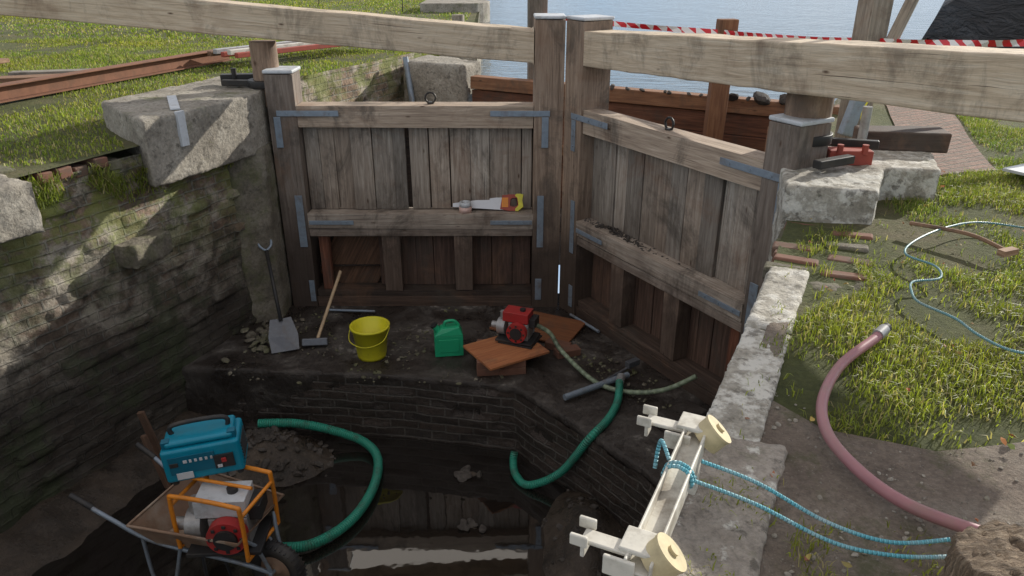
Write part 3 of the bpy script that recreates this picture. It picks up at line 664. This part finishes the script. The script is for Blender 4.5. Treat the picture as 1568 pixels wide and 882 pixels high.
b.tube([(c[0]-.165,c[1],.275),(c[0]-.15,c[1]-.12,.20),(c[0]-.02,c[1]-.165,.165),(c[0]+.12,c[1]-.12,.2),(c[0]+.165,c[1],.275)],.004,M_yel,6)
b.obj('bucket',0)
b=MB();b.X=frame(-.54,5.66,.005,8)
b.prism([(-.12,-.07),(.12,-.07),(.12,.07),(-.12,.07)],0,.19,M_green)
b.add([(-.12,-.07,.192),(.12,-.07,.192),(.12,.07,.192),(-.12,.07,.192),(-.06,-.045,.25),(.09,-.055,.262),(.09,.055,.262),(-.06,.045,.25)],[(3,2,1,0),(4,5,6,7),(0,1,5,4),(1,2,6,5),(2,3,7,6),(3,0,4,7)],[[(0,0)]*4]*6,M_green)
b.tube([(-.03,0,.25),(-.02,0,.295),(.05,0,.3),(.09,0,.255)],.014,M_green,8);b.cyl((-.085,0,.22),(-.115,0,.26),.028,M_green,14);b.cyl((-.115,0,.26),(-.125,0,.275),.031,M_black,14)
b.bc((.0,-.073,.1),(.17,.006,.12),M_green);b.obj('jerry_can',.014,None,3)
b=MB();b.bc((.24,6.12,.03),(.75,.5,.018),W_ply,rz=-.45,t=(.6,.55,.5));b.obj('plywood_sheet',.002)
b=MB();b.bc((-.05,5.47,.14),(.56,.46,.02),W_ply,rz=.55,t=(1.1,1,.9));b.obj('plywood_sheet',.002)
b=MB()
for q in ((-.18,5.32,.035),(-.18,5.32,.10),(-.0,5.33,.035),(-.0,5.33,.10),(.1,5.68,.035),(.1,5.68,.1),(-.2,5.6,.035),(-.2,5.6,.1),(.47,5.62,.035),(.40,5.74,.03)):
    b.bc(q,(.215,.1,.065),M_brk,rz=random.uniform(-.6,.6))
b.obj('loose_bricks',.006)
def engine(b,c,s=1.0,rz=0,cover=M_red,tank=M_red):
    X0=b.X.copy();b.X=X0@Matrix.Translation(c)@Matrix.Rotation(rz,4,'Z')@Matrix.Scale(s,4)
    b.bc((0,0,.012),(.38,.28,.02),M_black)
    b.bc((.03,0,.11),(.2,.17,.17),M_alu);b.cyl((.03,-.09,.12),(.03,-.15,.12),.10,cover,24);b.cyl((.03,-.15,.12),(.03,-.165,.12),.06,M_black,20)
    for i in range(8):
        a=i*.785;b.bc((.03+.08*math.cos(a),-.153,.12+.08*math.sin(a)),(.02,.006,.02),M_black)
    b.bc((0,.0,.255),(.26,.17,.10),tank);b.cyl((.05,0,.30),(.05,0,.33),.028,M_black,14)
    b.cyl((-.12,0,.11),(-.2,0,.11),.085,M_alu,22);b.cyl((-.2,0,.11),(-.27,0,.11),.035,M_alu,14);b.cyl((-.15,0,.15),(-.15,0,.27),.033,M_alu,14)
    b.bc((.15,.02,.2),(.08,.14,.09),M_black);b.bc((.02,.12,.2),(.16,.06,.1),M_alu)
    for z in (.05,.075,.1,.125,.15): b.bc((.03,.095,z),(.22,.05,.008),M_alu)
    b.X=X0
b=MB();b.bc((.07,5.62,.158),(.30,.26,.012),M_black,rz=-.4);engine(b,(.05,5.62,.168),.85,-.35)
b.obj('water_pump',.008)
b=MB();b.tube([(.20,5.6,.30),(.32,5.6,.22),(.42,5.52,.09),(.65,5.13,.04),(.89,4.97,.04),(1.15,4.87,.12),(1.36,4.80,.28)],.019,M_hoseL,12);b.obj('delivery_hose',0)
b=MB();b.tube([(.84,5.06,.08),(.80,4.85,.03),(.70,4.62,.02),(.55,4.44,-.02),(.36,4.55,-.4),(.13,4.58,-.54),(.03,4.70,-.54),(.01,4.82,-.5),(.02,4.86,-.44)],.030,M_hoseG,14)
b.cyl((.84,5.05,.08),(.86,5.12,.09),.034,M_alu,14);b.obj('suction_hose',0)
b=MB();b.cyl((.40,4.88,.045),(.93,5.22,.045),.025,M_galv,12);b.obj('scaffold_tube',.0)
b=MB();b.tube([(.55,4.98,.03),(.9,5.28,.05),(1.0,5.32,.10)],.011,M_steel,8);b.bc((.98,5.33,.09),(.12,.05,.05),M_steel,rz=.6);b.obj('crowbar',.003)
b=MB();b.cyl((.55,6.35,.03),(.78,6.0,.03),.014,M_galv,8);b.obj('steel_rod',0)
b=MB();b.cyl((-1.75,6.45,.03),(-1.3,6.42,.03),.012,M_galv,8);b.obj('steel_rod',0)
b=MB();b.bc((1.22,4.55,.08),(.3,.22,.14),M_sill,rz=.6,j=.02);b.bc((1.36,4.3,.07),(.25,.2,.12),M_sill,rz=.2,j=.02);b.obj('concrete_blocks',.015)
b=MB();b.tube([(-1.60,3.80,-.42),(-1.55,3.88,-.5),(-1.345,3.94,-.52),(-1.14,4.16,-.52),(-1.04,4.51,-.52),(-1.06,4.87,-.52),(-1.2,5.07,-.5),(-1.45,5.14,-.44),(-1.75,5.13,-.36),(-2.05,5.10,-.34)],.036,M_hoseG,14);b.obj('suction_hose',0)
b=MB();b.bc((-2.72,4.75,-.3),(.05,.03,.65),W_dark,ry=-.12,rx=.1,t=(2,1.8,1.6));b.bc((-2.66,4.6,-.35),(.04,.03,.5),W_dark,ry=-.2,t=(2,1.8,1.6));b.obj('timber_stake',.004)
b=MB();b.lathe((-.43,6.635,.948),[(.03,0),(.058,0),(.058,.05),(.03,.05),(.03,0)],M_pink,28);b.lathe((-.43,6.635,1.0),[(.03,0),(.054,0),(.054,.045),(.03,.045),(.03,0)],M_cap,28);b.obj('tape_roll',0)
b=MB();b.X=frame(-.33,6.665,.955,0)@Matrix.Rotation(-.55,4,'X')
b.add([(-.22,0,.03),(.27,0,.0),(.27,0,.13),(-.22,0,.065),(-.22,.003,.03),(.27,.003,.0),(.27,.003,.13),(-.22,.003,.065)],[(0,1,2,3),(7,6,5,4),(3,2,6,7),(0,4,5,1)],[[(0,0)]*4]*4,M_blade)
def ring2(b,outer,inner,y0,y1,m):
    n=len(outer);vs=[(x,y0,z) for x,z in outer]+[(x,y0,z) for x,z in inner]+[(x,y1,z) for x,z in outer]+[(x,y1,z) for x,z in inner];fs=[]
    for i in range(n):
        k=(i+1)%n;fs+=[(i,k,n+k,n+i),(2*n+k,2*n+i,3*n+i,3*n+k),(k,i,2*n+i,2*n+k),(n+i,n+k,3*n+k,3*n+i)]
    b.add(vs,fs,[[(0,0)]*4]*len(fs),m)
ring2(b,[(.22,.01),(.30,-.01),(.38,-.01),(.43,.03),(.42,.09),(.43,.14),(.36,.155),(.24,.14)],[(.31,.04),(.33,.03),(.36,.03),(.385,.045),(.38,.085),(.375,.11),(.34,.115),(.315,.10)],-.012,.014,M_redp)
ring2(b,[(.36,-.012),(.385,-.012),(.435,.03),(.425,.09),(.435,.145),(.38,.158),(.37,.15),(.36,.14)],[(.36,.01),(.38,.03),(.39,.045),(.385,.085),(.38,.11),(.375,.12),(.365,.125),(.36,.13)],-.015,.017,M_yel)
b.bc((.265,-.014,.07),(.06,.004,.09),M_orange,t=(1,1,1))
b.obj('handsaw',.003)
rk=[]
for i in range(230):
    t_=abs(random.gauss(.45,.30));h_=.045*math.exp(-((t_-.45)/.22)**2);p=F2@Vector((.25+t_,.07+random.gauss(0,.025),.945+h_*random.random()));rk.append((p.x,p.y,p.z,random.uniform(.005,.018)))
rocks('silt_on_rail',rk,M_rub)
# ------------------------------------------------------------------ wheelbarrow
WB=empty('wheelbarrow');FW=frame(-1.86,3.70,0,-18);b=MB();b.X=FW
top=[(-.37,-.30),(.36,-.23),(.36,.23),(-.37,.30)];bot=[(-.27,-.21),(.18,-.15),(.18,.15),(-.27,.21)]
vs=[(x,y,.0) for x,y in top]+[(x,y,-.18) for x,y in bot]
b.add(vs,[(4,5,6,7),(0,1,5,4),(1,2,6,5),(2,3,7,6),(3,0,4,7)],[[(0,0),(1,0),(1,1),(0,1)]]*5,M_tray);o=b.obj('tray',0,WB);o.modifiers.new('s','SOLIDIFY').thickness=.006
b=MB();b.X=FW
b.tube([(*top[0],.0),(*top[1],.0),(*top[2],.0),(*top[3],.0),(*top[0],.0)],.009,M_tray,8,False)
for s_ in (-1,1):
    b.tube([(.42,.06*s_,-.36),(.24,.13*s_,-.26),(-.3,.20*s_,-.19),(-.55,.25*s_,-.04),(-.70,.27*s_,.05)],.014,M_galv,10)
    b.tube([(-.66,.265*s_,.03),(-.80,.275*s_,.10)],.018,M_black,10,False)
    b.tube([(-.12,.19*s_,-.2),(-.22,.22*s_,-.53),(-.36,.21*s_,-.53),(-.38,.21*s_,-.18)],.012,M_galv,8,True,4)
    b.tube([(.42,.06*s_,-.36),(.37,.10*s_,-.12),(.34,.14*s_,-.06)],.012,M_galv,8,False)
b.cyl((.42,-.08,-.36),(.42,.08,-.36),.012,M_galv,8)
b.obj('frame_and_handles',0,WB)
b=MB();b.X=FW@Matrix.Translation((.42,0,-.365))@Matrix.Rotation(math.pi/2,4,'X')
b.lathe((0,0,0),[(.105,-.03),(.15,-.045),(.178,-.035),(.188,0),(.178,.035),(.15,.045),(.105,.03),(.10,0),(.105,-.03)],M_black,36)
for i in range(36):
    a=i*6.283/36;b.bc((.181*math.cos(a),.181*math.sin(a),0),(.012,.008,.075),M_black,rz=a)
b.lathe((0,0,0),[(.0,-.035),(.03,-.035),(.04,-.012),(.104,-.025),(.104,.025),(.04,.012),(.03,.035),(0,.035)],M_tray,24);b.obj('wheel',0,WB)
PP=empty('petrol_pump');b=MB();b.X=frame(-1.74,3.62,-.14,-14);engine(b,(0.03,-.03,.0),1.15,.3,M_red,M_cap);b.obj('engine',.008,PP)
b=MB();b.X=frame(-1.74,3.62,-.14,-14)
for s_ in (-1,1): b.tube([(-.23,.17*s_,-.01),(-.23,.17*s_,.33),(-.18,.17*s_,.38),(.18,.17*s_,.38),(.23,.17*s_,.33),(.23,.17*s_,-.01)],.014,M_orange,10,True,6)
for x_ in (-.23,.23):
    for z_ in (-.01,.31): b.cyl((x_,-.17,z_),(x_,.17,z_),.012,M_orange,10)
b.cyl((-.21,.0,.385),(.21,.0,.385),.011,M_orange,10)
b.obj('roll_frame',0,PP)
GN=empty('portable_generator');FX=frame(-1.86,3.78,.26,14)@Matrix.Rotation(-.06,4,'Y')@Matrix.Scale(.93,4);b=MB();b.X=FX
b.prism([(-.24,-.14),(.24,-.14),(.24,.14),(-.24,.14)],.0,.24,M_blue)
b.prism([(-.21,-.115),(.21,-.115),(.21,.115),(-.21,.115)],.242,.285,M_blue);b.obj('case',.028,GN,4)
b=MB();b.X=FX
b.tube([(-.17,.0,.27),(-.15,0,.345),(.15,0,.345),(.17,0,.27)],.016,M_black,10,True,5)
b.bc((-.06,-.143,.13),(.28,.01,.13),M_blueD);b.bc((.13,-.146,.11),(.12,.012,.10),M_black);b.bc((.13,-.155,.12),(.03,.01,.03),M_red);b.bc((.10,-.155,.08),(.03,.01,.02),M_cap)
for i in range(6): b.bc((-.242,0,.06+i*.025),(.008,.2,.01),M_black)
for i in range(6): b.bc((.242,0,.06+i*.025),(.008,.2,.01),M_black)
b.bc((-.12,-.148,.05),(.10,.006,.05),M_cap);b.bc((-.17,-.150,.14),(.05,.006,.03),M_black)
for i,w_ in enumerate((.03,.02,.02,.024,.02,.018)): b.bc((-.10+i*.032,-.151,.155),(w_*.8,.004,.022),M_cap)
for x_ in (-.2,.2):
    b.bc((x_,-.08,.26),(.05,.05,.06),M_blueD)
    for y_ in (-.1,.1): b.cyl((x_,y_,-.03),(x_,y_,.0),.02,M_black,10)
b.obj('panel_and_handle',.004,GN)
# ------------------------------------------------------------------ foreground right
b=MB()
ax=Vector((.475,1,0)).normalized();sx_=Vector((ax.y,-ax.x,0))
def Pq(s,t,z): p=Vector((.318,1.38,0))+ax*s+sx_*t;return Vector((p.x,p.y,z))
T=math.degrees(math.atan2(ax.y,ax.x))
b.X=Matrix.Translation(Pq(-.03,.028,1.94))@Matrix.Rotation(math.radians(T),4,'Z')
b.box(-.16,.42,-.026,.026,-.006,.0,M_white,t=(1,1,1));b.box(-.16,.42,-.031,-.024,-.03,.03,M_white,t=(1,1,1));b.box(-.16,.42,.024,.031,-.03,.03,M_white,t=(1,1,1))
for s_ in (-.10,.40):
    d_=Vector((.25,-.62,.70)).normalized();p_=Vector((s_,-.052,.025))
    b.cyl(p_-d_*.045,p_,.044,M_cream,30);b.cyl(p_,p_+d_*.008,.046,M_cream,30);b.cyl(p_+d_*.008,p_+d_*.016,.013,M_cream,12)
    b.bc((s_-.0,.01,.03),(.075,.08,.012),M_white)
    b.bc((s_-.02,.075,.02),(.04,.11,.010),M_white);b.bc((s_-.02,.13,.0),(.04,.010,.05),M_white);b.bc((s_+.01,.135,.03),(.010,.04,.028),M_white);b.bc((s_-.05,.135,.03),(.010,.04,.028),M_white)
    b.bc((s_-.06,.04,.0),(.010,.07,.05),M_white)
    b.box(s_-.035,s_+.005,-.02,.02,-.19,-.03,M_white,t=(1,1,1))
b.obj('ladder_standoff_bracket',.003)
b=MB()
b.tube([(.48,1.56,1.955),(.62,1.53,1.91),(.78,1.47,1.84),(.92,1.42,1.82),(1.04,1.385,1.86)],.0052,M_ropeB,8)
b.tube([(.44,1.50,1.945),(.60,1.475,1.89),(.78,1.42,1.82),(.92,1.385,1.81),(1.03,1.35,1.84)],.0052,M_ropeB,8)
for i in range(2):
    c_=Pq(.15+.016*i,.028,1.94);b.tube([c_+(sx_*math.cos(a)*.038)+Vector((0,0,math.sin(a)*.038))+ax*.003*a for a in np.linspace(0,6.28,13)],.0055,M_ropeB,8,False)
b.tube([Pq(.17,.0,1.98),Pq(.21,-.03,2.0),Pq(.22,-.04,1.97),Pq(.20,-.04,1.92)],.0055,M_ropeB,8)
b.obj('blue_rope',0)
b=MB();b.tube([(1.40,2.54,1.815),(1.37,2.51,1.805),(1.183,2.35,1.785),(1.038,2.14,1.775),(.977,1.95,1.775),(.993,1.785,1.77),(1.054,1.635,1.77),(1.17,1.523,1.775),(1.4,1.40,1.775),(1.8,1.3,1.77)],.018,M_purple,14)
b.cyl((1.385,2.525,1.81),(1.425,2.56,1.818),.022,M_alu,14);b.cyl((1.425,2.56,1.818),(1.44,2.572,1.82),.019,M_black,14);b.obj('purple_hose',0)
b=MB();z=1.785
b.tube([(2.9,3.7,z),(2.6,3.9,z),(2.31,3.77,z+.02),(2.06,3.61,z),(1.93,3.43,z),(1.98,3.25,z+.01),(1.94,3.13,z),(1.80,3.09,z),(1.74,2.98,z),(1.72,2.87,z),(1.775,2.70,z+.01),(1.80,2.58,z),(1.854,2.45,z),(2.0,2.4,z)],.0055,M_ropeT,8);b.obj('turquoise_rope',0)
b=MB();b.tube([(2.15,3.85,1.80),(2.35,3.65,1.81),(2.42,3.45,1.80)],.011,W_brown,7);b.bc((2.42,3.42,1.8),(.1,.04,.03),W_brown,rz=.4);b.obj('stick',0)
b=MB();b.bc((3.55,4.95,1.81),(.5,.2,.02),M_cap,rz=.5);b.obj('white_board',.003)
b=MB();out=[(1.02+.115*math.cos(a)*(1+.06*math.sin(3*a)),1.15+.115*math.sin(a)*(1+.05*math.cos(5*a))) for a in np.linspace(0,6.283,19)[:-1]]
b.prism(out,1.6,2.02,W_brown)
kk=NT('end_grain_timber');n=kk.noise(kk.pos(),60,6,.7);n2=kk.noise(kk.mp(kk.pos(),(18,70,8)),1,5,.7,1.5);c=kk.ramp(n2,[(.3,(.07,.045,.03)),(.45,(.24,.17,.11)),(.65,(.38,.29,.20))]);c=kk.mix(.5,c,kk.ramp(n,[(.3,.4),(.6,1)]),'MULTIPLY')
kk.col(c);kk.rough(.9);kk.bump(n2,1,.03)
b.mats=[kk.m];o=b.obj('timber_bollard',0);rough_it(o,.008,.014,.05,.006)
# ------------------------------------------------------------------ distant trees
V=[];F=[];C=[]
for t in range(20):
    cx=-36+t*1.75+random.uniform(-.6,.6);cy=74+random.uniform(-1,5);h=random.uniform(5,9)
    for c_ in range(9):
        ex=cx+random.gauss(0,1.3);ey=cy+random.gauss(0,1);ez=1.8+h*random.uniform(.3,1.0);rr=random.uniform(.8,1.7)
        for l in range(45):
            d=Vector((random.gauss(0,1),random.gauss(0,1),random.gauss(0,1))).normalized()*rr*random.uniform(.6,1.05);p=Vector((ex,ey,ez))+d
            a=Vector((random.gauss(0,1),random.gauss(0,1),random.gauss(0,1))).normalized()*.22;bb=a.orthogonal().normalized()*.18;o=len(V)
            V+=[tuple(p-a),tuple(p+bb),tuple(p+a),tuple(p-bb)];F.append((o,o+1,o+2,o+3));s_=random.uniform(.6,1.3);C+=[(.055*s_,.075*s_,.02,1)]*4
    o=len(V);V+=[(cx-.15,cy,1.6),(cx+.15,cy,1.6),(cx+.06,cy,1.6+h*.8),(cx-.06,cy,1.6+h*.8)];F.append((o,o+1,o+2,o+3));C+=[(.05,.035,.025,1)]*4
me=bpy.data.meshes.new('tree_line');me.from_pydata(V,[],F);at=me.attributes.new('tint','FLOAT_COLOR','POINT');at.data.foreach_set('color',[c for q in C for c in q]);me.materials.append(M_grass)
o=bpy.data.objects.new('distant_tree_line',me);scene.collection.objects.link(o)
# ------------------------------------------------------------------ light, sky, camera
S=Vector((.70,.63,.345)).normalized();el=math.asin(S.z);az=math.atan2(S.x,S.y)
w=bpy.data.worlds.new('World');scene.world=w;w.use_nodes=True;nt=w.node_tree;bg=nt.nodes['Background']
sky=nt.nodes.new('ShaderNodeTexSky');sky.sky_type='NISHITA';sky.sun_disc=False;sky.sun_elevation=el;sky.sun_rotation=az;sky.dust_density=.2;sky.air_density=1.0;sky.ozone_density=2.0
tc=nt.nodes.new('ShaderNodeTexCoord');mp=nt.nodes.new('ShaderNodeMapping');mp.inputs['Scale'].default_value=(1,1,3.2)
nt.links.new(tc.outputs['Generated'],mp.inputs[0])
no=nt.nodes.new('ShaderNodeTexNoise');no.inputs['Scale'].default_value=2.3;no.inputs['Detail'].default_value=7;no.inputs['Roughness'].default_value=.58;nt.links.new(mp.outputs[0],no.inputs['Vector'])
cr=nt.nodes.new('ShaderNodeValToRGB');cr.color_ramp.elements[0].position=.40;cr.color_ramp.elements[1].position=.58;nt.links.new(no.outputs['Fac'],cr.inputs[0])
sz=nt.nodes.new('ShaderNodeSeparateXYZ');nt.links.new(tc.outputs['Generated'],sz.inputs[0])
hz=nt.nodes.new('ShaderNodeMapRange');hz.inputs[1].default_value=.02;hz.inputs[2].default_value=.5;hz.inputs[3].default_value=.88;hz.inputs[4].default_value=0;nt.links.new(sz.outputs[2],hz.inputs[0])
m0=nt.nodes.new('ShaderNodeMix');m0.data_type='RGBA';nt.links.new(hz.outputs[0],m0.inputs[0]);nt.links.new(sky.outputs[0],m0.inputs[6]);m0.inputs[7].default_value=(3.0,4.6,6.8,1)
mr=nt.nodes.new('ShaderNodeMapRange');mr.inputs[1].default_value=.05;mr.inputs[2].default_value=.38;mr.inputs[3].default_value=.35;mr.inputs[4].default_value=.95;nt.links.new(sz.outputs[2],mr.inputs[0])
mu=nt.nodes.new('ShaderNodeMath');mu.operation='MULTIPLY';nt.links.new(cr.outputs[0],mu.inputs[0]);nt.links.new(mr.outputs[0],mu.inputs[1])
mi=nt.nodes.new('ShaderNodeMix');mi.data_type='RGBA';nt.links.new(mu.outputs[0],mi.inputs[0]);nt.links.new(m0.outputs[2],mi.inputs[6]);mi.inputs[7].default_value=(8.2,7.4,6.5,1)  # bright clouds added to the unseen sky to lift the ambient light
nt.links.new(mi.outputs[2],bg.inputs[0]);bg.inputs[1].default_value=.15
ld=bpy.data.lights.new('sun','SUN');ld.energy=5;ld.angle=math.radians(.5);ld.color=(1,.95,.85);lo=bpy.data.objects.new('sun',ld);scene.collection.objects.link(lo);lo.rotation_euler=S.to_track_quat('Z','Y').to_euler()
cd=bpy.data.cameras.new('camera');cd.lens=26.4;cd.sensor_width=36;cd.clip_end=2000;cd.clip_start=.05
co=bpy.data.objects.new('camera',cd);scene.collection.objects.link(co);co.location=(0,0,3.13);co.rotation_euler=(math.radians(90-24),0,0)
scene.camera=co
scene.view_settings.view_transform='Standard';scene.view_settings.look='None';scene.view_settings.exposure=0
